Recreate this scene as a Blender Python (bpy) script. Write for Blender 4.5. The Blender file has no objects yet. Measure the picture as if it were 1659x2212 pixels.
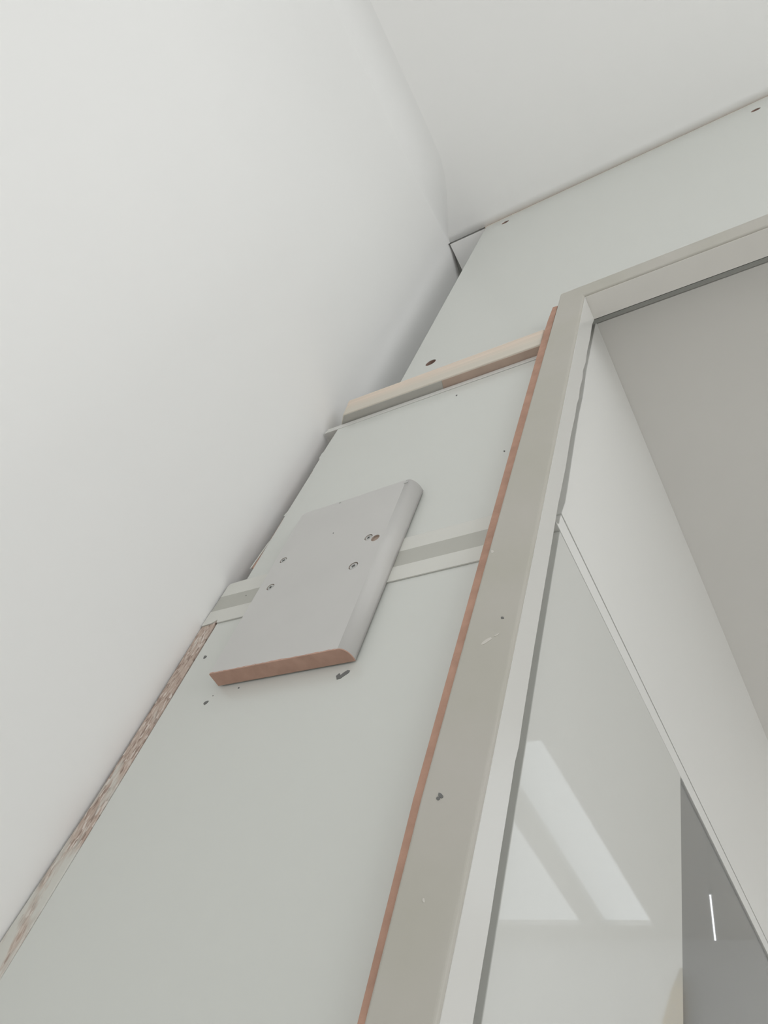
import bpy, bmesh, math, random
from mathutils import Vector, Matrix

random.seed(7)
scene = bpy.context.scene
col = scene.collection

# ------------------------------------------------------------------ camera
# X runs along the partition (to the right), Y goes through the doorway, Z is up; metres.
cam_data = bpy.data.cameras.new('camera')
cam = bpy.data.objects.new('camera', cam_data)
col.objects.link(cam)
RX = (0.843483, 0.4669, 0.265594)        # camera right
RD = (-0.238657, 0.768706, -0.593409)    # camera down
RF = (-0.481227, 0.437144, 0.75982)      # camera forward
cam.matrix_world = Matrix(((RX[0], -RD[0], -RF[0], 0), (RX[1], -RD[1], -RF[1], 0),
                           (RX[2], -RD[2], -RF[2], 0), (0, 0, 0, 1)))
cam_data.sensor_fit = 'VERTICAL'
cam_data.sensor_height = 24.0
cam_data.lens = 1765.33 * 24.0 / 2212.0
cam_data.clip_start = 0.01
scene.camera = cam

# ------------------------------------------------------------------ world, light, exposure
scene.view_settings.view_transform = 'Standard'
scene.view_settings.look = 'None'
scene.view_settings.exposure = 0.10
scene.view_settings.gamma = 1.0
scene.view_settings.use_curve_mapping = False
world = bpy.data.worlds.new('world')
scene.world = world
world.use_nodes = True
bg = world.node_tree.nodes['Background']
bg.inputs['Color'].default_value = (0.90, 0.96, 1.0, 1)
bg.inputs['Strength'].default_value = 1.0
scene.cycles.max_bounces = 16
scene.cycles.diffuse_bounces = 12
scene.cycles.sample_clamp_indirect = 6.0


def area(name, loc, rot, sx, sy, power, color=(1, 1, 1)):
    d = bpy.data.lights.new(name, 'AREA')
    d.shape = 'RECTANGLE'
    d.size, d.size_y = sx, sy
    d.energy = power
    d.color = color
    o = bpy.data.objects.new(name, d)
    o.location = loc
    o.rotation_euler = rot
    col.objects.link(o)
    return o


# daylight coming through the two windows of the front room
area('window_daylight', (2.06, -0.55, 0.60), (0, math.radians(90), 0), 1.3, 1.4, 12, (1.0, 0.995, 0.98))
area('rear_window_daylight', (0.9, -2.66, 0.2), (math.radians(125), 0, 0), 1.3, 1.3, 9, (0.98, 0.99, 1.0))
area('gap_fill_light', (2.06, 1.1, 1.31), (0, math.radians(90), 0), 0.36, 1.15, 1.3, (1.0, 1.0, 0.99))  # added unseen light, not a known window: brightens the gap behind the header
area('inner_window_daylight', (1.03, 1.42, 0.35), (0, math.radians(90), 0), 1.0, 0.80, 5.0, (1.0, 0.995, 0.985))
# daylight of the inner room, through its skylight
SKY_EMIT = 0.62

# ------------------------------------------------------------------ materials


def new_mat(name):
    m = bpy.data.materials.new(name)
    m.use_nodes = True
    return m, m.node_tree.nodes, m.node_tree.links, m.node_tree.nodes['Principled BSDF']


def mat(name, c, rough=0.5, spec=0.5, metal=0.0, var=0.0, vscale=6.0, bump=0.0, bscale=40.0, c2=None):
    m, n, l, b = new_mat(name)
    b.inputs['Roughness'].default_value = rough
    b.inputs['Specular IOR Level'].default_value = spec
    b.inputs['Metallic'].default_value = metal
    b.inputs['Base Color'].default_value = (*c, 1)
    tc = n.new('ShaderNodeTexCoord')
    if var or c2:
        t = n.new('ShaderNodeTexNoise')
        t.inputs['Scale'].default_value = vscale
        t.inputs['Detail'].default_value = 4
        l.new(tc.outputs['Object'], t.inputs['Vector'])
        r = n.new('ShaderNodeValToRGB')
        lo = tuple(max(0, x * (1 - var)) for x in c)
        r.color_ramp.elements[0].color = (*(c2 or lo), 1)
        r.color_ramp.elements[0].position = 0.3
        r.color_ramp.elements[1].color = (*c, 1)
        r.color_ramp.elements[1].position = 0.7
        l.new(t.outputs['Fac'], r.inputs['Fac'])
        l.new(r.outputs['Color'], b.inputs['Base Color'])
    if bump:
        t2 = n.new('ShaderNodeTexNoise')
        t2.inputs['Scale'].default_value = bscale
        t2.inputs['Detail'].default_value = 5
        l.new(tc.outputs['Object'], t2.inputs['Vector'])
        bp = n.new('ShaderNodeBump')
        bp.inputs['Strength'].default_value = bump
        bp.inputs['Distance'].default_value = 0.002
        l.new(t2.outputs['Fac'], bp.inputs['Height'])
        l.new(bp.outputs['Normal'], b.inputs['Normal'])
    return m


M_WALL = mat('plaster_wall', (0.84, 0.837, 0.828), 0.75, 0.25, var=0.02, vscale=2.0, bump=0.12, bscale=9)
M_CEIL = mat('plaster_ceiling', (0.90, 0.895, 0.885), 0.8, 0.2, var=0.02, vscale=3.0, bump=0.1, bscale=9)
M_FLOOR = mat('floor_screed', (0.74, 0.725, 0.70), 0.6, 0.3, var=0.1, vscale=4)
M_PANEL = mat('white_melamine', (0.62, 0.63, 0.60), 0.22, 0.5, var=0.012, vscale=3)
M_GLOSS = mat('glossy_white_melamine', (0.62, 0.625, 0.60), 0.03, 0.5, var=0.012, vscale=3)
M_UPPERIN = mat('satin_white_melamine', (0.76, 0.76, 0.74), 0.25, 0.5, var=0.012, vscale=3)
M_LIP = mat('cream_profile', (0.65, 0.645, 0.605), 0.4, 0.4, var=0.03, vscale=20)
M_BAND = mat('grey_band', (0.47, 0.465, 0.425), 0.45, 0.4, var=0.05, vscale=25)
M_CASING = mat('beige_casing', (0.475, 0.452, 0.413), 0.38, 0.5, var=0.03, vscale=12, c2=(0.44, 0.424, 0.370))
M_LINING = mat('pale_lining', (0.64, 0.635, 0.61), 0.25, 0.5, var=0.02, vscale=10)
M_HEADLIN = mat('beige_head_lining', (0.72, 0.70, 0.66), 0.3, 0.5, var=0.02, vscale=10)
M_FIBRE = mat('raw_fibreboard', (0.49, 0.30, 0.225), 0.85, 0.2, var=0.22, vscale=60, bump=0.3, bscale=300)
M_FIBRE2 = mat('raw_fibreboard_cut', (0.52, 0.335, 0.265), 0.9, 0.15, var=0.15, vscale=70, bump=0.4, bscale=300)
M_BLOCK = mat('pale_grey_laminate', (0.56, 0.55, 0.535), 0.45, 0.4, var=0.04, vscale=14)
M_SCREW = mat('dull_steel', (0.50, 0.50, 0.485), 0.5, 0.5, metal=0.3)
M_DARK = mat('dark_recess', (0.10, 0.10, 0.095), 0.7, 0.3)
M_CHIP = mat('dark_chip', (0.17, 0.17, 0.165), 0.8, 0.2)
M_HOLE = mat('drilled_wood', (0.36, 0.25, 0.21), 0.9, 0.1, var=0.2, vscale=200)
M_PLUG = mat('wood_plug', (0.44, 0.355, 0.30), 0.8, 0.2, var=0.2, vscale=200)
M_GAP = mat('grey_gap', (0.50, 0.505, 0.485), 0.7, 0.3)
M_GAP_SHADE = mat('gap_shade_grey', (0.38, 0.385, 0.365), 0.7, 0.3)  # grey darkened to stand in for the shade inside the frame gaps
M_INCEIL = mat('inner_ceiling_board', (0.77, 0.755, 0.725), 0.35, 0.4, var=0.05, vscale=3)
M_PANE = mat('dark_grey_glass', (0.215, 0.22, 0.215), 0.02, 0.6)
M_WHITEMARK = mat('white_scuff', (0.60, 0.575, 0.53), 0.6, 0.3)
M_STAIN = mat('dry_glue', (0.62, 0.575, 0.46), 0.5, 0.4)


def mat_batten():
    m, n, l, b = new_mat('pine_batten')
    b.inputs['Roughness'].default_value = 0.6
    tc = n.new('ShaderNodeTexCoord')
    mp = n.new('ShaderNodeMapping')
    mp.inputs['Scale'].default_value = (3, 60, 90)
    l.new(tc.outputs['Object'], mp.inputs['Vector'])
    t = n.new('ShaderNodeTexNoise')
    t.inputs['Scale'].default_value = 2.0
    t.inputs['Detail'].default_value = 4
    l.new(mp.outputs['Vector'], t.inputs['Vector'])
    r = n.new('ShaderNodeValToRGB')
    r.color_ramp.elements[0].position = 0.3
    r.color_ramp.elements[0].color = (0.63, 0.545, 0.46, 1)
    r.color_ramp.elements[1].position = 0.7
    r.color_ramp.elements[1].color = (0.75, 0.63, 0.53, 1)
    l.new(t.outputs['Fac'], r.inputs['Fac'])
    # grey-white paint smear along the lower half of the face
    sep = n.new('ShaderNodeSeparateXYZ')
    l.new(tc.outputs['Object'], sep.inputs['Vector'])
    mr = n.new('ShaderNodeMapRange')
    mr.inputs['From Min'].default_value = 0.030
    mr.inputs['From Max'].default_value = 0.012
    l.new(sep.outputs['Z'], mr.inputs['Value'])
    mx = n.new('ShaderNodeMix')
    mx.data_type = 'RGBA'
    mul = n.new('ShaderNodeMath')
    mul.operation = 'MULTIPLY'
    mul.inputs[1].default_value = 0.75
    l.new(mr.outputs['Result'], mul.inputs[0])
    l.new(mul.outputs[0], mx.inputs['Factor'])
    l.new(r.outputs['Color'], mx.inputs['A'])
    mx.inputs['B'].default_value = (0.60, 0.57, 0.50, 1)
    l.new(mx.outputs['Result'], b.inputs['Base Color'])
    return m


M_BATTEN = mat_batten()
M_BATTEN_RAW = mat('batten_raw_underside', (0.52, 0.40, 0.33), 0.7, 0.2, var=0.15, vscale=40)
M_BATTEN_PAINT = mat('batten_painted_underside', (0.48, 0.465, 0.43), 0.6, 0.3, var=0.06, vscale=30)


def mat_chipboard():
    m, n, l, b = new_mat('chipboard_edge')
    b.inputs['Roughness'].default_value = 0.9
    tc = n.new('ShaderNodeTexCoord')
    mp = n.new('ShaderNodeMapping')
    mp.inputs['Scale'].default_value = (1.6, 1, 0.4)
    l.new(tc.outputs['Object'], mp.inputs['Vector'])
    v = n.new('ShaderNodeTexVoronoi')
    v.inputs['Scale'].default_value = 430
    l.new(mp.outputs['Vector'], v.inputs['Vector'])
    r = n.new('ShaderNodeValToRGB')
    r.color_ramp.interpolation = 'LINEAR'
    for i, (p, c) in enumerate([(0.0, (0.27, 0.20, 0.165)), (0.25, (0.44, 0.34, 0.285)),
                                (0.75, (0.52, 0.425, 0.365)), (1.0, (0.66, 0.60, 0.55))]):
        e = r.color_ramp.elements[i] if i < 2 else r.color_ramp.elements.new(p)
        e.position = p
        e.color = (*c, 1)
    sepc = n.new('ShaderNodeSeparateColor')
    l.new(v.outputs['Color'], sepc.inputs['Color'])
    l.new(sepc.outputs['Red'], r.inputs['Fac'])
    # whitewash: none at the top, nearly all further down, with bare patches
    sep = n.new('ShaderNodeSeparateXYZ')
    l.new(tc.outputs['Object'], sep.inputs['Vector'])
    mr = n.new('ShaderNodeMapRange')
    mr.inputs['From Min'].default_value = 0.37
    mr.inputs['From Max'].default_value = 0.16
    mr.inputs['To Min'].default_value = -0.15
    mr.inputs['To Max'].default_value = 0.17
    addz = n.new('ShaderNodeMath')
    addz.operation = 'ADD'
    addz.inputs[1].default_value = -1.2         # object origin sits on the floor
    l.new(sep.outputs['Z'], addz.inputs[0])
    l.new(addz.outputs[0], mr.inputs['Value'])
    nz = n.new('ShaderNodeTexNoise')
    nz.inputs['Scale'].default_value = 60
    nz.inputs['Detail'].default_value = 5
    l.new(mp.outputs['Vector'], nz.inputs['Vector'])
    add = n.new('ShaderNodeMath')
    add.operation = 'ADD'
    l.new(nz.outputs['Fac'], add.inputs[0])
    l.new(mr.outputs['Result'], add.inputs[1])
    st = n.new('ShaderNodeMapRange')
    st.inputs['From Min'].default_value = 0.46
    st.inputs['From Max'].default_value = 0.62
    l.new(add.outputs[0], st.inputs['Value'])
    mx = n.new('ShaderNodeMix')
    mx.data_type = 'RGBA'
    l.new(st.outputs['Result'], mx.inputs['Factor'])
    l.new(r.outputs['Color'], mx.inputs['A'])
    mx.inputs['B'].default_value = (0.60, 0.59, 0.545, 1)
    l.new(mx.outputs['Result'], b.inputs['Base Color'])
    bp = n.new('ShaderNodeBump')
    bp.inputs['Strength'].default_value = 0.5
    bp.inputs['Distance'].default_value = 0.001
    l.new(sepc.outputs['Red'], bp.inputs['Height'])
    l.new(bp.outputs['Normal'], b.inputs['Normal'])
    return m


M_CHIPBOARD = mat_chipboard()


def mat_emit(name, c, s):
    m, n, l, b = new_mat(name)
    b.inputs['Base Color'].default_value = (0.8, 0.8, 0.8, 1)
    b.inputs['Emission Color'].default_value = (*c, 1)
    b.inputs['Emission Strength'].default_value = s
    return m


M_SKYPANE = mat_emit('bright_skylight_pane', (0.86, 0.94, 1.0), SKY_EMIT)
M_TUBE = mat_emit('lit_tube', (0.93, 0.96, 1.0), 5.0)

# ------------------------------------------------------------------ helpers


def link_mesh(name, me, m, parent=None, origin=None):
    o = bpy.data.objects.new(name, me)
    if m:
        me.materials.clear()
        me.materials.append(m)
    base = parent_origin(parent) if parent else (Vector(origin) if origin else auto_origin(me))
    for v in me.vertices:
        v.co -= base
    if parent:
        o.parent = parent
    else:
        o.location = base
    col.objects.link(o)
    return o


def parent_origin(p):
    v = Vector((0, 0, 0))
    while p:
        v += p.location
        p = p.parent
    return v


def auto_origin(me):
    xs = [v.co.x for v in me.vertices]
    ys = [v.co.y for v in me.vertices]
    zs = [v.co.z for v in me.vertices]
    return Vector(((min(xs) + max(xs)) / 2, (min(ys) + max(ys)) / 2, min(zs)))


def thing(name, label, cat, loc, group=None):
    o = bpy.data.objects.new(name, None)
    o.empty_display_size = 0.05
    o.location = loc
    col.objects.link(o)
    tag(o, label, cat, group)
    return o


def tag(o, label, cat, group=None):
    o['label'] = label
    o['category'] = cat
    if group:
        o['group'] = group
    return o


def struct(o):
    o['kind'] = 'structure'
    return o


def circle(cx, cy, r, n=20, sq=1.0):
    return [(cx + r * math.cos(2 * math.pi * i / n), cy + sq * r * math.sin(2 * math.pi * i / n)) for i in range(n)]


def plate_mesh(outline, front, thick, plane='front', holes=(), bev=0.0006):
    """board with any outline and real holes. plane 'front': outline is (x, z), its face looks to -Y at y=front;
    plane 'side': outline is (y, z), its face looks to +X at x=front."""
    cu = bpy.data.curves.new('c', 'CURVE')
    cu.dimensions = '2D'
    cu.fill_mode = 'BOTH'
    cu.extrude = max(thick / 2 - bev, 0.00005)
    cu.bevel_depth = bev
    cu.bevel_resolution = 4 if bev > 0.001 else 1
    cu.offset = -bev
    for pts in [outline] + list(holes):
        s = cu.splines.new('POLY')
        s.points.add(len(pts) - 1)
        for p, q in zip(s.points, pts):
            p.co = (q[0], q[1], 0, 1)
        s.use_cyclic_u = True
    o = bpy.data.objects.new('tmp', cu)
    col.objects.link(o)
    dg = bpy.context.evaluated_depsgraph_get()
    me = bpy.data.meshes.new_from_object(o.evaluated_get(dg))
    bpy.data.objects.remove(o)
    bpy.data.curves.remove(cu)
    for v in me.vertices:
        u, w, d = v.co
        v.co = (u, front + thick / 2 - d, w) if plane == 'front' else (front - thick / 2 + d, u, w)
    bm = bmesh.new()
    bm.from_mesh(me)
    bmesh.ops.remove_doubles(bm, verts=bm.verts, dist=1e-6)
    bmesh.ops.recalc_face_normals(bm, faces=bm.faces)
    bm.to_mesh(me)
    bm.free()
    for p in me.polygons:
        p.use_smooth = False
    return me


def hull_mesh(pts8, bev=0.0, seg=2):
    """box from 8 corners: four of the bottom ring, then four of the top ring."""
    bm = bmesh.new()
    v = [bm.verts.new(p) for p in pts8]
    for f in ((3, 2, 1, 0), (4, 5, 6, 7), (0, 1, 5, 4), (1, 2, 6, 5), (2, 3, 7, 6), (3, 0, 4, 7)):
        bm.faces.new([v[i] for i in f])
    bmesh.ops.recalc_face_normals(bm, faces=bm.faces)
    if bev:
        bmesh.ops.bevel(bm, geom=list(bm.edges), offset=bev, segments=seg, affect='EDGES', profile=0.5)
    me = bpy.data.meshes.new('m')
    bm.to_mesh(me)
    bm.free()
    return me


def box_mesh(x0, x1, y0, y1, z0, z1, bev=0.0, seg=2):
    return hull_mesh([(x0, y0, z0), (x1, y0, z0), (x1, y1, z0), (x0, y1, z0),
                      (x0, y0, z1), (x1, y0, z1), (x1, y1, z1), (x0, y1, z1)], bev, seg)


def cup_mesh(cx, cz, yf, r, depth, n=20):
    """the lining and bottom of a drilled hole, opening to -Y."""
    bm = bmesh.new()
    a = [bm.verts.new((x, yf, z)) for x, z in circle(cx, cz, r, n)]
    b = [bm.verts.new((x, yf + depth, z)) for x, z in circle(cx, cz, r * 0.97, n)]
    for i in range(n):
        j = (i + 1) % n
        bm.faces.new((a[i], a[j], b[j], b[i]))
    bm.faces.new(b)
    me = bpy.data.meshes.new('m')
    bm.to_mesh(me)
    bm.free()
    return me


def flake_mesh(pts, yf, t=0.0004):
    return plate_mesh(pts, yf - t, t, 'front', bev=0.00005)


def blob(cx, cz, rx, rz, n=9, rough=0.3, ang=0.0):
    out = []
    for i in range(n):
        a = 2 * math.pi * i / n
        k = 1 + random.uniform(-rough, rough)
        x, z = rx * k * math.cos(a), rz * k * math.sin(a)
        out.append((cx + x * math.cos(ang) - z * math.sin(ang), cz + x * math.sin(ang) + z * math.cos(ang)))
    return out


FLOOR = -1.2
CX0, CZ0 = -0.5459, 1.5876                 # corner of left wall and ceiling at the partition


CEIL = [(-0.70, 1.5850), (-0.546, 1.5872), (-0.463, 1.5888), (-0.38, 1.5918), (-0.28, 1.5962), (0.05, 1.6134), (2.2, 1.7050)]   # hand-laid, not quite level


def ceil_z(x):
    for (xa, za), (xb, zb) in zip(CEIL, CEIL[1:]):
        if x <= xb:
            return za + (zb - za) * (x - xa) / (xb - xa)
    return CEIL[-1][1]


def ceil_strip(x0, x1, y0, y1, f_lo, f_hi):
    """a slab following the ceiling line between x0 and x1; f_lo and f_hi give its lower and upper side."""
    xs = [x0] + [x for x, _ in CEIL if x0 < x < x1] + [x1]
    bm = bmesh.new()
    cols = [[bm.verts.new((x, y, f(x))) for y, f in ((y0, f_lo), (y1, f_lo), (y1, f_hi), (y0, f_hi))] for x in xs]
    for a, b in zip(cols, cols[1:]):
        for k in range(4):
            bm.faces.new((a[k], a[(k + 1) % 4], b[(k + 1) % 4], b[k]))
    bm.faces.new(list(reversed(cols[0])))
    bm.faces.new(cols[-1])
    bmesh.ops.recalc_face_normals(bm, faces=bm.faces)
    me = bpy.data.meshes.new('m')
    bm.to_mesh(me)
    bm.free()
    return me


# ------------------------------------------------------------------ structure
rows = [(CZ0 + 0.02, -0.5457), (CZ0 - 0.012, -0.546), (1.2, -0.5475), (0.9, -0.549), (0.5, -0.5515), (0.3, -0.5545), (0.18, -0.559),
        (-0.2, -0.561), (FLOOR, -0.564)]
SWELL = [(-2.6, 1.0), (0.10, 1.0), (0.14, 0.985), (0.18, 0.93), (0.21, 0.84), (0.24, 0.70), (0.27, 0.53), (0.30, 0.34), (0.32, 0.20), (0.335, 0.085), (0.345, 0.0), (0.3605, -0.14)]
WALL_SWELL, CEIL_SWELL = 0.018, 0.014  # swell added to the plaster so its shading darkens towards the boards
bm = bmesh.new()
stations = [(y, WALL_SWELL * k) for y, k in SWELL] + [(0.38, -0.0042), (0.40, -0.0085), (0.43, -0.015), (0.48, -0.022), (2.1, -0.022)]
front = [[bm.verts.new((x + d, y, z)) for z, x in rows] for y, d in stations]
back = [[bm.verts.new((x - 0.12, y, z)) for z, x in rows] for y in (-2.6, 2.1)]
for a, b in zip(front, front[1:]):
    for i in range(len(rows) - 1):
        bm.faces.new((a[i], a[i + 1], b[i + 1], b[i])).smooth = True
for i in range(len(rows) - 1):
    bm.faces.new((back[0][i], back[1][i], back[1][i + 1], back[0][i + 1]))
me = bpy.data.meshes.new('m')
bm.to_mesh(me)
bm.free()
wall_left = struct(link_mesh('wall_left', me, M_WALL))

# rounded plaster fillet between left wall and ceiling, in front of the partition
bm = bmesh.new()
R = 0.045
prof = []
for i in range(9):
    t = i / 8 * math.pi / 2
    prof.append((CX0 + R - R * math.cos(t), CZ0 - R + R * math.sin(t) + 0.0008))
fil = []
for y, k in SWELL:
    q = 0.12 + 0.88 * min(1.0, max(0.0, k) * 1.25)
    fil.append([bm.verts.new((CX0 + (x - CX0) * q + WALL_SWELL * k - 0.0006, min(y, 0.3605), ceil_z(CX0 + (x - CX0) * q + WALL_SWELL * k) + (z - CZ0 - 0.0008) * q - CEIL_SWELL * max(0.0, k))) for x, z in prof])
for p, q in zip(fil, fil[1:]):
    for i in range(8):
        bm.faces.new((p[i], q[i], q[i + 1], p[i + 1])).smooth = True
me = bpy.data.meshes.new('m')
bm.to_mesh(me)
bm.free()
struct(link_mesh('trim_1', me, M_WALL))


def sloped_slab(x0, x1, y0, y1, dz, th):
    return ceil_strip(x0, x1, y0, y1, lambda x: ceil_z(x) + dz, lambda x: ceil_z(x) + dz + th)


bm = bmesh.new()
cx = [-0.546] + [x for x, _ in CEIL if -0.546 < x < 2.0] + [2.0]
under = [[bm.verts.new((x, min(y, 0.3605), ceil_z(x) - CEIL_SWELL * max(0.0, k))) for x in cx] for y, k in SWELL]
upper = [[bm.verts.new((x, y, ceil_z(x) + 0.02)) for x in cx] for y in (-2.6, 0.3605)]
for a, b in zip(under, under[1:]):
    for i in range(len(cx) - 1):
        bm.faces.new((a[i], b[i], b[i + 1], a[i + 1])).smooth = True
for i in range(len(cx) - 1):
    bm.faces.new((upper[0][i], upper[0][i + 1], upper[1][i + 1], upper[1][i]))
    bm.faces.new((under[-1][i], upper[1][i], upper[1][i + 1], under[-1][i + 1]))
me = bpy.data.meshes.new('m')
bm.to_mesh(me)
bm.free()
struct(link_mesh('ceiling', me, M_CEIL))
struct(link_mesh('ceiling', sloped_slab(-0.7, 2.2, -2.7, 2.1, 0.022, 0.08), M_GAP))
struct(link_mesh('ceiling', sloped_slab(-0.5450, 2.0, 0.3635, 2.1, 0.0005, 0.018), M_CEIL))
struct(link_mesh('floor', box_mesh(-0.7, 2.2, -2.7, 2.1, FLOOR - 0.1, FLOOR), M_FLOOR))

# right wall with its window opening, plus a high one added for the fill light
WY0, WY1, WZ0, WZ1 = -1.27, 0.17, -0.07, 1.28
struct(link_mesh('wall_right', plate_mesh([(-2.6, FLOOR), (2.1, FLOOR), (2.1, 1.75), (-2.6, 1.75)], 2.12, 0.12, 'side',
                                          [[(WY0, WZ0), (WY1, WZ0), (WY1, WZ1), (WY0, WZ1)], [(0.5, 1.12), (1.7, 1.12), (1.7, 1.5), (0.5, 1.5)]]), M_WALL))
bpy.data.objects['wall_right'].rotation_euler = (0, 0, 0)
struct(link_mesh('wall_back', plate_mesh([(-0.56, FLOOR), (2.0, FLOOR), (2.0, 1.75), (-0.56, 1.75)], -2.7, 0.1, 'front',
                                         [[(0.25, -0.5), (1.55, -0.5), (1.55, 0.9), (0.25, 0.9)]]), M_WALL))
# plain wall beside the doorway, right of the frame
struct(link_mesh('wall_front', box_mesh(0.665, 2.0, 0.345, 0.39, FLOOR, 1.02), M_WALL))
# inner room: its far wall, right wall and low ceiling with a skylight
struct(link_mesh('wall_far', box_mesh(-0.56, 2.0, 1.9, 2.0, FLOOR, 1.69), M_WALL))
struct(link_mesh('wall_inner', plate_mesh([(0.40, FLOOR), (1.9, FLOOR), (1.9, 1.06), (0.40, 1.06)], 1.0, 0.05, 'side',
                                          [[(1.0, -0.17), (1.84, -0.17), (1.84, 0.87), (1.0, 0.87)]]), M_WALL))


def in_ceil(y):
    return 1.006 + (y - 0.40) * 0.0148


SX0, SX1, SY0, SY1 = 0.178, 0.80, 1.17, 1.84
bmc = bmesh.new()


def add_box(bm, x0, x1, y0, y1, z0, z1):
    vs = [bm.verts.new(p) for p in ((x0, y0, z0), (x1, y0, z0), (x1, y1, z0), (x0, y1, z0), (x0, y0, z1), (x1, y0, z1), (x1, y1, z1), (x0, y1, z1))]
    for f in ((3, 2, 1, 0), (4, 5, 6, 7), (0, 1, 5, 4), (1, 2, 6, 5), (2, 3, 7, 6), (3, 0, 4, 7)):
        bm.faces.new([vs[i] for i in f])


for x0, x1, y0, y1 in ((-0.216, SX0, 0.398, 1.9), (SX0, 0.95, 0.398, SY0), (SX0, 0.95, SY1, 1.9), (SX1, 0.95, SY0, SY1)):
    add_box(bmc, x0, x1, y0, y1, 0, 0.016)
for v in bmc.verts:
    v.co.z += in_ceil(v.co.y)
me = bpy.data.meshes.new('m')
bmc.to_mesh(me)
bmc.free()
struct(link_mesh('ceiling', me, M_INCEIL))
sk = bpy.data.objects.new('window_1', None)
sk.location = (0.49, 1.5, 1.02)
col.objects.link(sk)
struct(sk)
zc = in_ceil(1.5)
link_mesh('pane', box_mesh(SX0, 0.292, SY0, SY1, zc + 0.018, zc + 0.022), M_SKYPANE, sk)
link_mesh('pane', box_mesh(0.345, SX1, SY0, SY1, zc + 0.018, zc + 0.022), M_SKYPANE, sk)
link_mesh('mullion', box_mesh(0.292, 0.345, SY0, SY1, zc, zc + 0.022), M_INCEIL, sk)

# ------------------------------------------------------------------ header board over the doorway
hb = thing('header_board', 'wide white board across the top of the partition, under the ceiling, with three drilled holes', 'board', (0.0, 0.369, 0.875))
xr = 0.66
outline = [(-0.4748, 0.875), (-0.244, 0.875), (-0.244, 0.9725), (xr, 0.9725), (xr, ceil_z(xr) - 0.004), (0.05, 1.6112), (-0.4633, 1.5845)]
H = [(-0.4184, 1.5552, 0.0075), (0.0262, 1.5578, 0.0075), (-0.4341, 0.9847, 0.0078)]
link_mesh('panel', plate_mesh(outline, 0.360, 0.018, 'front', [circle(x, z, r) for x, z, r in H]), M_PANEL, hb)
for x, z, r in H:
    link_mesh('drill_hole', cup_mesh(x, z, 0.3607, r * 0.985, 0.012), M_HOLE, hb)['label'] = 'drilled hole with brown core'
tz = lambda x: 1.5845 + max(0.0, x + 0.4633) * 0.0521
link_mesh('raw_edge', ceil_strip(-0.4662, xr, 0.3603, 0.376, lambda x: (tz(x) if x < 0.05 else ceil_z(x) - 0.004) + 0.0001, lambda x: ceil_z(x) - 0.0002), M_BATTEN, hb)['label'] = 'raw pinkish wood along the top edge'
link_mesh('end_block', box_mesh(-0.4718, -0.4600, 0.3785, 0.392, 1.566, 1.5845, 0.001), M_FIBRE2, hb)['label'] = 'small raw wood block behind the top corner'

# ------------------------------------------------------------------ wooden batten
bt = thing('wooden_batten', 'pale pine batten running level from the wall to the door frame', 'batten', (-0.38, 0.342, 0.8485))
prof8 = [(-0.5150, 0.335, 0.8500), (-0.2462, 0.335, 0.8480), (-0.2462, 0.3585, 0.8490), (-0.5345, 0.3585, 0.8510),
         (-0.5205, 0.335, 0.8900), (-0.2462, 0.335, 0.8885), (-0.2462, 0.3585, 0.8740), (-0.5345, 0.3585, 0.8740)]
link_mesh('bar', hull_mesh(prof8, 0.0016), M_BATTEN, bt)
link_mesh('raw_underside', hull_mesh([(-0.372, 0.3368, 0.8481), (-0.2463, 0.3368, 0.8472), (-0.2463, 0.358, 0.8482), (-0.378, 0.358, 0.8491),
                                      (-0.372, 0.3368, 0.8492), (-0.2463, 0.3368, 0.8483), (-0.2463, 0.358, 0.8492), (-0.378, 0.358, 0.8501)]), M_BATTEN_RAW, bt)['label'] = 'bare brown underside'
link_mesh('painted_underside', hull_mesh([(-0.5140, 0.3364, 0.8491), (-0.3722, 0.3364, 0.8481), (-0.3782, 0.358, 0.8491), (-0.5335, 0.358, 0.8502),
                                          (-0.5140, 0.3364, 0.8506), (-0.3722, 0.3364, 0.8496), (-0.3782, 0.358, 0.8506), (-0.5335, 0.358, 0.8517)], 0.0002, 1), M_BATTEN_PAINT, bt)['label'] = 'grey painted underside'

# ------------------------------------------------------------------ white rail under the batten
rl = thing('white_rail', 'thin white rail just under the pine batten, its end sticking out towards the wall', 'rail', (-0.39, 0.37, 0.8385))
link_mesh('bar', hull_mesh([(-0.5468, 0.3462, 0.8380), (-0.2462, 0.3462, 0.8392), (-0.2462, 0.392, 0.8392), (-0.5468, 0.392, 0.8380),
                            (-0.5440, 0.3462, 0.8474), (-0.2462, 0.3462, 0.8474), (-0.2462, 0.392, 0.8474), (-0.5440, 0.392, 0.8474)], 0.0006), M_LINING, rl)

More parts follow.
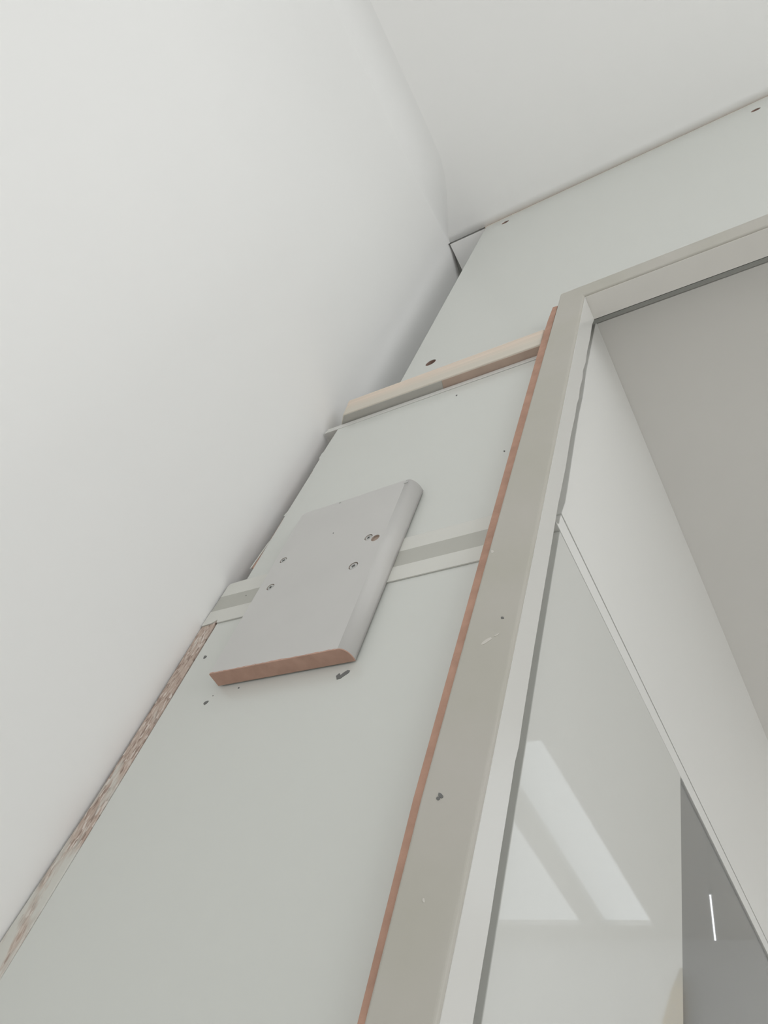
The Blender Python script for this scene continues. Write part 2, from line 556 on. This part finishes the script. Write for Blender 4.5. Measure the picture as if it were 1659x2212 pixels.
# ------------------------------------------------------------------ upper board
ub = thing('wall_board', 'white board between the pine batten and the grey banded joint, behind the screwed block', 'board', (-0.39, 0.355, 0.5280))
left = [(-0.5254, 0.8376), (-0.5268, 0.800), (-0.5272, 0.786), (-0.5288, 0.7815), (-0.5284, 0.772), (-0.5264, 0.768), (-0.5267, 0.745), (-0.5259, 0.742),
        (-0.5270, 0.700), (-0.5276, 0.662), (-0.5302, 0.6555), (-0.5272, 0.6535), (-0.5276, 0.602), (-0.5279, 0.5275)]
link_mesh('panel', plate_mesh([(-0.2462, 0.5275), (-0.2462, 0.8376)] + left, 0.3465, 0.016), M_PANEL, ub)
link_mesh('raw_edge', plate_mesh([(-0.522, 0.5285), (-0.522, 0.836), (-0.5262, 0.8355), (-0.5272, 0.79), (-0.5283, 0.74), (-0.5272, 0.66), (-0.5297, 0.651), (-0.5302, 0.60), (-0.5325, 0.568), (-0.5285, 0.566), (-0.5285, 0.5285)],
                                 0.3478, 0.012), M_FIBRE2, ub)['label'] = 'torn raw edge beside the wall'
link_mesh('torn_strip', plate_mesh([(-0.5284, 0.612), (-0.5300, 0.600), (-0.5335, 0.566), (-0.5322, 0.5665), (-0.5298, 0.590), (-0.5280, 0.604)], 0.3468, 0.0008, bev=0.0001), M_LIP, ub)['label'] = 'loose white sliver of torn edging'
for cx, cz, rx, rz in ((-0.3495, 0.815, 0.0011, 0.0018), (-0.262, 0.651, 0.0009, 0.0014)):
    link_mesh('mark', flake_mesh(blob(cx, cz, rx, rz), 0.3465), M_CHIP, ub)

# ------------------------------------------------------------------ banded joint strip
js = thing('joint_strip', 'flat cream strip with a grey centre band, crossing behind the screwed block to the wall', 'strip', (-0.39, 0.346, 0.4845))
LL = -0.5500
link_mesh('upper_lip', plate_mesh([(-0.2462, 0.5262), (-0.2462, 0.5452), (-0.5285, 0.5452), (-0.5462, 0.5442), (-0.5484, 0.5415), (-0.5490, 0.5246)], 0.3451, 0.0013, bev=0.0002), M_LIP, js)
link_mesh('centre_band', plate_mesh([(-0.2462, 0.5048), (-0.2462, 0.5263), (-0.5489, 0.5263), (-0.5502, 0.5033)], 0.34525, 0.0009, bev=0.0001), M_BAND, js)['label'] = 'grey centre band'
link_mesh('lower_lip', plate_mesh([(-0.2462, 0.4857), (-0.2462, 0.5048), (-0.5502, 0.5033), (-0.5509, 0.4836), (-0.5390, 0.4850), (-0.5328, 0.4885), (-0.5318, 0.4842)], 0.3449, 0.0014, bev=0.0002), M_LIP, js)
link_mesh('mark', flake_mesh(blob(-0.512, 0.5168, 0.0007, 0.0008), 0.34525, 0.0002), M_CHIP, js)

# ------------------------------------------------------------------ lower board
lb = thing('wall_board', 'tall white board below the grey banded joint, with nicks around the screwed block', 'board', (-0.39, 0.355, FLOOR))
link_mesh('panel', plate_mesh([(-0.2462, FLOOR), (-0.2462, 0.4872), (-0.5325, 0.4872), (-0.5344, 0.156), (-0.5365, FLOOR)], 0.3465, 0.016), M_PANEL, lb)
for pts in ([(-0.3552, 0.3838), (-0.3530, 0.3862), (-0.3512, 0.3838), (-0.3490, 0.3862), (-0.3462, 0.3880), (-0.3438, 0.3872), (-0.3440, 0.3850), (-0.3470, 0.3828), (-0.3500, 0.3802), (-0.3532, 0.3800)],
            blob(-0.5204, 0.4380, 0.0017, 0.0024, ang=0.5), blob(-0.4850, 0.3792, 0.0026, 0.0017, ang=0.5), blob(-0.4550, 0.3898, 0.0007, 0.0008), blob(-0.4810, 0.3860, 0.0004, 0.0005)):
    link_mesh('nick', flake_mesh(pts, 0.3465), M_CHIP, lb)['label'] = 'dark nick'

# ------------------------------------------------------------------ chipboard upright against the wall
cb_pts = [(-0.5343, FLOOR), (-0.5343, 0.156), (-0.5338, 0.4850), (-0.5318, 0.4872), (-0.5332, 0.4882), (-0.5385, 0.4846), (-0.5512, 0.4832), (-0.5502, 0.39), (-0.5506, 0.29), (-0.5572, 0.18), (-0.5585, 0.10), (-0.5590, FLOOR)]
cb = link_mesh('chipboard_upright', plate_mesh(cb_pts, 0.3457, 0.30, bev=0.0005), M_CHIPBOARD, None, (-0.545, 0.5, FLOOR))
tag(cb, 'narrow raw chipboard edge standing against the left wall, whitewashed towards the bottom', 'board')

# ------------------------------------------------------------------ screwed block
blk = thing('screwed_block', 'pale grey laminate block with a raw brown lower end, screwed over the banded joint', 'block', (-0.41, 0.338, 0.395))
YF, YB = 0.3305, 0.3449


def block_profile(z):
    t = (z - 0.395) / 0.225
    xl = -0.4790 + 0.0021 * t
    xf = -0.3450 - 0.0045 * t
    xb = -0.3408
    p = [(xl, YB), (xl, YF + 0.0006), (xl + 0.0006, YF)]
    for i in range(9):
        a = i / 8 * math.pi / 2
        p.append((xf - 0.004 + (xb - xf + 0.004) * math.sin(a), YF + (YB - 0.003 - YF) * (1 - math.cos(a))))
    p.append((xb, YB))
    return p


def top_z(x):
    return 0.6158 + (x + 0.4769) * 0.0530


def block_mesh():
    bm = bmesh.new()
    rings = []
    for k in range(2):
        ring = []
        for x, y in block_profile(0.3958 if k == 0 else 0.618):
            z = 0.3958 if k == 0 else top_z(x) - 0.0 - max(0, (x + 0.349)) * 0.55
            ring.append(bm.verts.new((x, y, z)))
        rings.append(ring)
    n = len(rings[0])
    for i in range(n):
        j = (i + 1) % n
        bm.faces.new((rings[0][i], rings[0][j], rings[1][j], rings[1][i]))
    bm.faces.new(list(reversed(rings[0])))
    bm.faces.new(rings[1])
    bmesh.ops.recalc_face_normals(bm, faces=bm.faces)
    me = bpy.data.meshes.new('m')
    bm.to_mesh(me)
    bm.free()
    return me


HOLES = [(-0.4661, 0.5384, 0.0040), (-0.4631, 0.4990, 0.0042), (-0.3717, 0.4998, 0.0048), (-0.3690, 0.5385, 0.0042), (-0.3605, 0.5345, 0.0044)]
bm = bmesh.new()
for x, z, r in HOLES:
    bmesh.ops.create_cone(bm, cap_ends=True, segments=18, radius1=r, radius2=r, depth=0.016,
                          matrix=Matrix.Translation((x, YF, z)) @ Matrix.Rotation(math.pi / 2, 4, 'X'))
cut_me = bpy.data.meshes.new('cut')
bm.to_mesh(cut_me)
bm.free()
t1 = bpy.data.objects.new('t1', block_mesh())
t2 = bpy.data.objects.new('t2', cut_me)
col.objects.link(t1)
col.objects.link(t2)
md = t1.modifiers.new('b', 'BOOLEAN')
md.operation = 'DIFFERENCE'
md.object = t2
md.solver = 'EXACT'
dg = bpy.context.evaluated_depsgraph_get()
body_me = bpy.data.meshes.new_from_object(t1.evaluated_get(dg))
bpy.data.objects.remove(t1)
bpy.data.objects.remove(t2)
body = link_mesh('body', body_me, M_BLOCK, blk)
for p in body_me.polygons:
    p.use_smooth = abs(p.normal.z) < 0.3 and p.normal.x > 0.05 and p.normal.y < 0.02
# raw lower end with a slightly ragged front lip
bm = bmesh.new()
lo, hi = [], []
prof = block_profile(0.395)
dense = []
for i in range(len(prof)):
    a, b = prof[i], prof[(i + 1) % len(prof)]
    seg = 46 if i == 2 else 1
    for k in range(seg):
        t = k / seg
        jag = -random.uniform(0.0, 0.0005) if seg > 1 else 0
        dense.append((a[0] + (b[0] - a[0]) * t, a[1] + (b[1] - a[1]) * t + jag * -0.2, random.uniform(0, 0.0007) if seg > 1 else 0))
for x, y, j in dense:
    lo.append(bm.verts.new((x, y, 0.3950)))
    hi.append(bm.verts.new((x, y - (0.00012 if j else 0), 0.3959 + j * 1.2)))
n = len(lo)
for i in range(n):
    j = (i + 1) % n
    bm.faces.new((lo[i], lo[j], hi[j], hi[i]))
bm.faces.new(list(reversed(lo)))
bmesh.ops.recalc_face_normals(bm, faces=bm.faces)
me = bpy.data.meshes.new('m')
bm.to_mesh(me)
bm.free()
link_mesh('raw_end', me, M_FIBRE2, blk)['label'] = 'raw brown sawn lower end'
for k, (x, z, r) in enumerate(HOLES):
    if k == 4:
        link_mesh('wood_plug', cup_mesh(x, z, YF + 0.0002, r * 0.985, 0.0016), M_PLUG, blk)['label'] = 'bare wood in an empty screw hole'
        continue
    bm = bmesh.new()
    bmesh.ops.create_cone(bm, cap_ends=True, segments=18, radius1=r * 0.95, radius2=r * 0.80, depth=0.0022,
                          matrix=Matrix.Translation((x, YF + 0.0015, z)) @ Matrix.Rotation(math.pi / 2, 4, 'X'))
    me = bpy.data.meshes.new('m')
    bm.to_mesh(me)
    bm.free()
    sc = link_mesh('screw', me, M_SCREW, blk)
    bm = bmesh.new()
    ang = 0.4 + k * 0.7
    for q in (0, math.pi / 2):
        g = bmesh.ops.create_cube(bm, size=1.0, matrix=Matrix.Translation((x, YF + 0.0005, z)) @ Matrix.Rotation(ang + q, 4, 'Y') @ Matrix.Diagonal((r * 0.8, 0.0006, r * 0.2, 1)))
    me = bpy.data.meshes.new('m')
    bm.to_mesh(me)
    bm.free()
    link_mesh('cross_recess', me, M_DARK, sc)
    link_mesh('screw_hole', cup_mesh(x, z, YF + 0.0003, r * 0.99, 0.0045), M_PLUG, blk)
link_mesh('edge_chip', flake_mesh(blob(-0.3520, 0.6175, 0.0022, 0.0016), YF), M_SCREW, blk)['label'] = 'grey chip at the top corner'
link_mesh('edge_chip', flake_mesh(blob(-0.4293, 0.6165, 0.0013, 0.0008), YF), M_SCREW, blk)
link_mesh('edge_chip', flake_mesh(blob(-0.4166, 0.5618, 0.0005, 0.0008), YF), M_CHIP, blk)

# ------------------------------------------------------------------ door frame
df = thing('door_frame', 'beige moulded doorway frame with pale inner faces, right of the screwed block', 'door frame', (0.2, 0.348, FLOOR))
FY, FB = 0.331, 0.3545
outer = [(-0.2346, 0.9705), (-0.2345, 0.9326), (-0.2372, 0.70), (-0.2393, 0.4615), (-0.2405, 0.258), (-0.2385, 0.139), (-0.2375, FLOOR)]
DR = 0.62
inner = [(-0.2013, FLOOR), (-0.2013, 0.9362), (DR + 0.002, 0.9362), (DR + 0.002, FLOOR), (DR + 0.036, FLOOR), (DR + 0.034, 0.9715)]
link_mesh('casing', plate_mesh(inner + outer, FY, FB - FY, bev=0.0025), M_CASING, df)
ctrl = [(0.9358, .3634), (0.9153, .3606), (0.88, .3612), (0.8414, .3597), (0.818, .3606), (0.7948, .3580), (0.780, .3598), (0.757, .3580), (0.7377, .3592), (0.720, .3574), (0.7016, .3580), (0.66, .3564), (0.61, .3572), (0.5725, .3563), (0.5515, .3555),
        (0.5095, .3562), (0.46, .3566), (0.3895, .3573), (0.3312, .3586), (0.310, .3596), (0.298, .3584), (0.2748, .3590), (0.238, .3598), (0.2011, .3610), (0.1553, .3613), (FLOOR, .3613)]
wav = [(y, z) for z, y in ctrl]
link_mesh('jamb_lining', plate_mesh([(0.3334, FLOOR), (0.3334, 0.9355)] + wav, -0.2009, 0.0010, 'side', bev=0.0002), M_LINING, df)['label'] = 'pale inner jamb face with a ragged back edge'
link_mesh('jamb_lining', plate_mesh([(0.3325, FLOOR), (0.3645, FLOOR), (0.3645, 0.9355), (0.3325, 0.9355)], DR + 0.0028, 0.0028, 'side', bev=0.0004), M_LINING, df)
link_mesh('head_lining', box_mesh(-0.2010, DR, 0.3338, 0.3632, 0.9355, 0.9366, 0.0002, 1), M_HEADLIN, df)
link_mesh('fibreboard_strip', plate_mesh([(-0.2340, FLOOR), (-0.2377, .139), (-0.2402, .258), (-0.2390, .4615), (-0.2368, .70), (-0.2349, .9385), (-0.2412, .9400), (-0.2432, .90), (-0.2447, .83), (-0.2455, .65), (-0.2459, .478), (-0.2459, .258), (-0.2425, .139), (-0.2415, FLOOR)],
                                        0.3326, 0.013, bev=0.0002), M_FIBRE, df)['label'] = 'thin raw brown fibreboard edge along the frame'
struct(link_mesh('trim_2', box_mesh(-0.2480, -0.2330, 0.3660, 0.420, FLOOR, 1.005), M_GAP_SHADE))  # backing of the jamb slot, the slot's shade put into its colour
struct(link_mesh('trim_3', box_mesh(-0.2300, DR, 0.3790, 0.384, 0.9740, 1.04), M_GAP_SHADE))  # backing of the gap over the head, coloured dark for its shade
for cx, cz, rx, rz, m, nm in ((-0.2270, 0.2572, 0.0010, 0.0024, M_CHIP, 'nick'), (-0.2282, 0.2556, 0.0012, 0.0013, M_CHIP, 'nick'), (-0.2136, 0.3950, 0.0009, 0.0014, M_CHIP, 'nick'),
                              (-0.2218, 0.3750, 0.0042, 0.0016, M_WHITEMARK, 'scuff'), (-0.2352, 0.4729, 0.0010, 0.0022, M_WHITEMARK, 'scuff'),
                              (-0.2150, 0.3790, 0.0020, 0.0005, M_WHITEMARK, 'scuff'), (-0.2220, 0.1968, 0.0006, 0.0013, M_WHITEMARK, 'scuff')):
    link_mesh(nm, flake_mesh(blob(cx, cz, rx, rz, 10, 0.25, 0.5 if nm == 'scuff' else 0.9), FY, 0.00025), m, df)

# ------------------------------------------------------------------ inner room, left side
XI = -0.215
iu = link_mesh('inner_board', plate_mesh([(0.3893, 0.5890), (0.3928, 0.61), (0.3928, 0.63), (0.3912, 0.72), (0.3910, 0.765), (0.3928, 0.804), (0.3912, 0.865), (0.3924, 0.915), (0.3940, 1.0055), (1.895, 1.0285), (1.895, 0.5810)], XI, 0.016, 'side'), M_UPPERIN)
tag(iu, 'white board inside the doorway, above the dark joint line, up to the inner ceiling', 'board')
ir = link_mesh('inner_rail', plate_mesh([(0.3885, 0.5852), (0.3876, 0.5800), (0.3876, 0.5719), (0.3848, 0.5680), (0.3815, 0.5668), (0.395, 0.5668), (1.895, 0.5640), (1.895, 0.5776)], XI + 0.0003, 0.014, 'side', bev=0.0005), M_UPPERIN)
tag(ir, 'narrow white rail inside the doorway, running back under the dark joint line', 'rail')
il = link_mesh('inner_board', plate_mesh([(0.3960, FLOOR), (0.3956, 0.1709), (0.3944, 0.26), (0.3934, 0.36), (0.3922, 0.4267), (0.3917, 0.5037), (0.3917, 0.5660), (0.7285, 0.5662), (0.7285, FLOOR)], XI, 0.016, 'side'), M_GLOSS)
tag(il, 'glossy white board inside the doorway, mirroring a bright window, beside the dark pane', 'board')
pn = link_mesh('dark_pane', plate_mesh([(0.7295, FLOOR), (0.7295, 0.5650), (1.893, 0.5640), (1.893, FLOOR)], XI - 0.002, 0.006, 'side', bev=0.0003), M_PANE)
tag(pn, 'dark grey glass pane deep inside the doorway, with a bright streak on it', 'glass pane')
tl = thing('tube_lamp', 'thin lit tube lamp hanging in the inner room, its streak mirrored in the dark pane', 'lamp', (0.0, 1.4, 0.7))
bm = bmesh.new()


def add_rod(bm, p, q, r, n=12):
    d = Vector(q) - Vector(p)
    mtx = Matrix.Translation((Vector(p) + Vector(q)) / 2) @ d.to_track_quat('Z', 'Y').to_matrix().to_4x4()
    bmesh.ops.create_cone(bm, cap_ends=True, segments=n, radius1=r, radius2=r, depth=d.length, matrix=mtx)


def rods(*rr):
    bm = bmesh.new()
    for r in rr:
        add_rod(bm, *r)
    me = bpy.data.meshes.new('m')
    bm.to_mesh(me)
    bm.free()
    return me


link_mesh('tube', rods(((-0.0744, 1.4, 0.757), (-0.0690, 1.4, 0.838), 0.0011)), M_TUBE, tl)
link_mesh('cap', rods(((-0.0691, 1.4, 0.836), (-0.0685, 1.4, 0.850), 0.004)), M_LINING, tl)
link_mesh('cord', rods(((-0.0685, 1.4, 0.848), (-0.0670, 1.4, in_ceil(1.4) + 0.001), 0.0011)), M_LINING, tl)

# yellowish cloth hung on the far wall of the inner room (seen mirrored in the glossy board)
bm = bmesh.new()
NU, NV = 24, 12
grid = []
for j in range(NV + 1):
    v = j / NV
    zz = 0.955 - 0.60 * v
    w = 0.006 + 0.050 * min(1.0, v * 3.2) ** 0.8
    grid.append([bm.verts.new((0.124 + (u / NU) * 1.15 * w, 1.882 + 0.010 * math.sin(u * 1.3) * min(1, v * 3 + 0.2), zz - 0.03 * (u / NU) * v)) for u in range(NU + 1)])
for j in range(NV):
    for u in range(NU):
        bm.faces.new((grid[j][u], grid[j][u + 1], grid[j + 1][u + 1], grid[j + 1][u])).smooth = True
g = bmesh.ops.solidify(bm, geom=list(bm.faces), thickness=0.003)
me = bpy.data.meshes.new('m')
bm.to_mesh(me)
bm.free()
M_CLOTH = mat('yellow_cloth', (0.92, 0.74, 0.20), 0.9, 0.1, var=0.1, vscale=20)
tag(link_mesh('hanging_cloth', me, M_CLOTH), 'yellow cloth on the far inner wall, mirrored beside the lower corner of the dark pane', 'cloth')
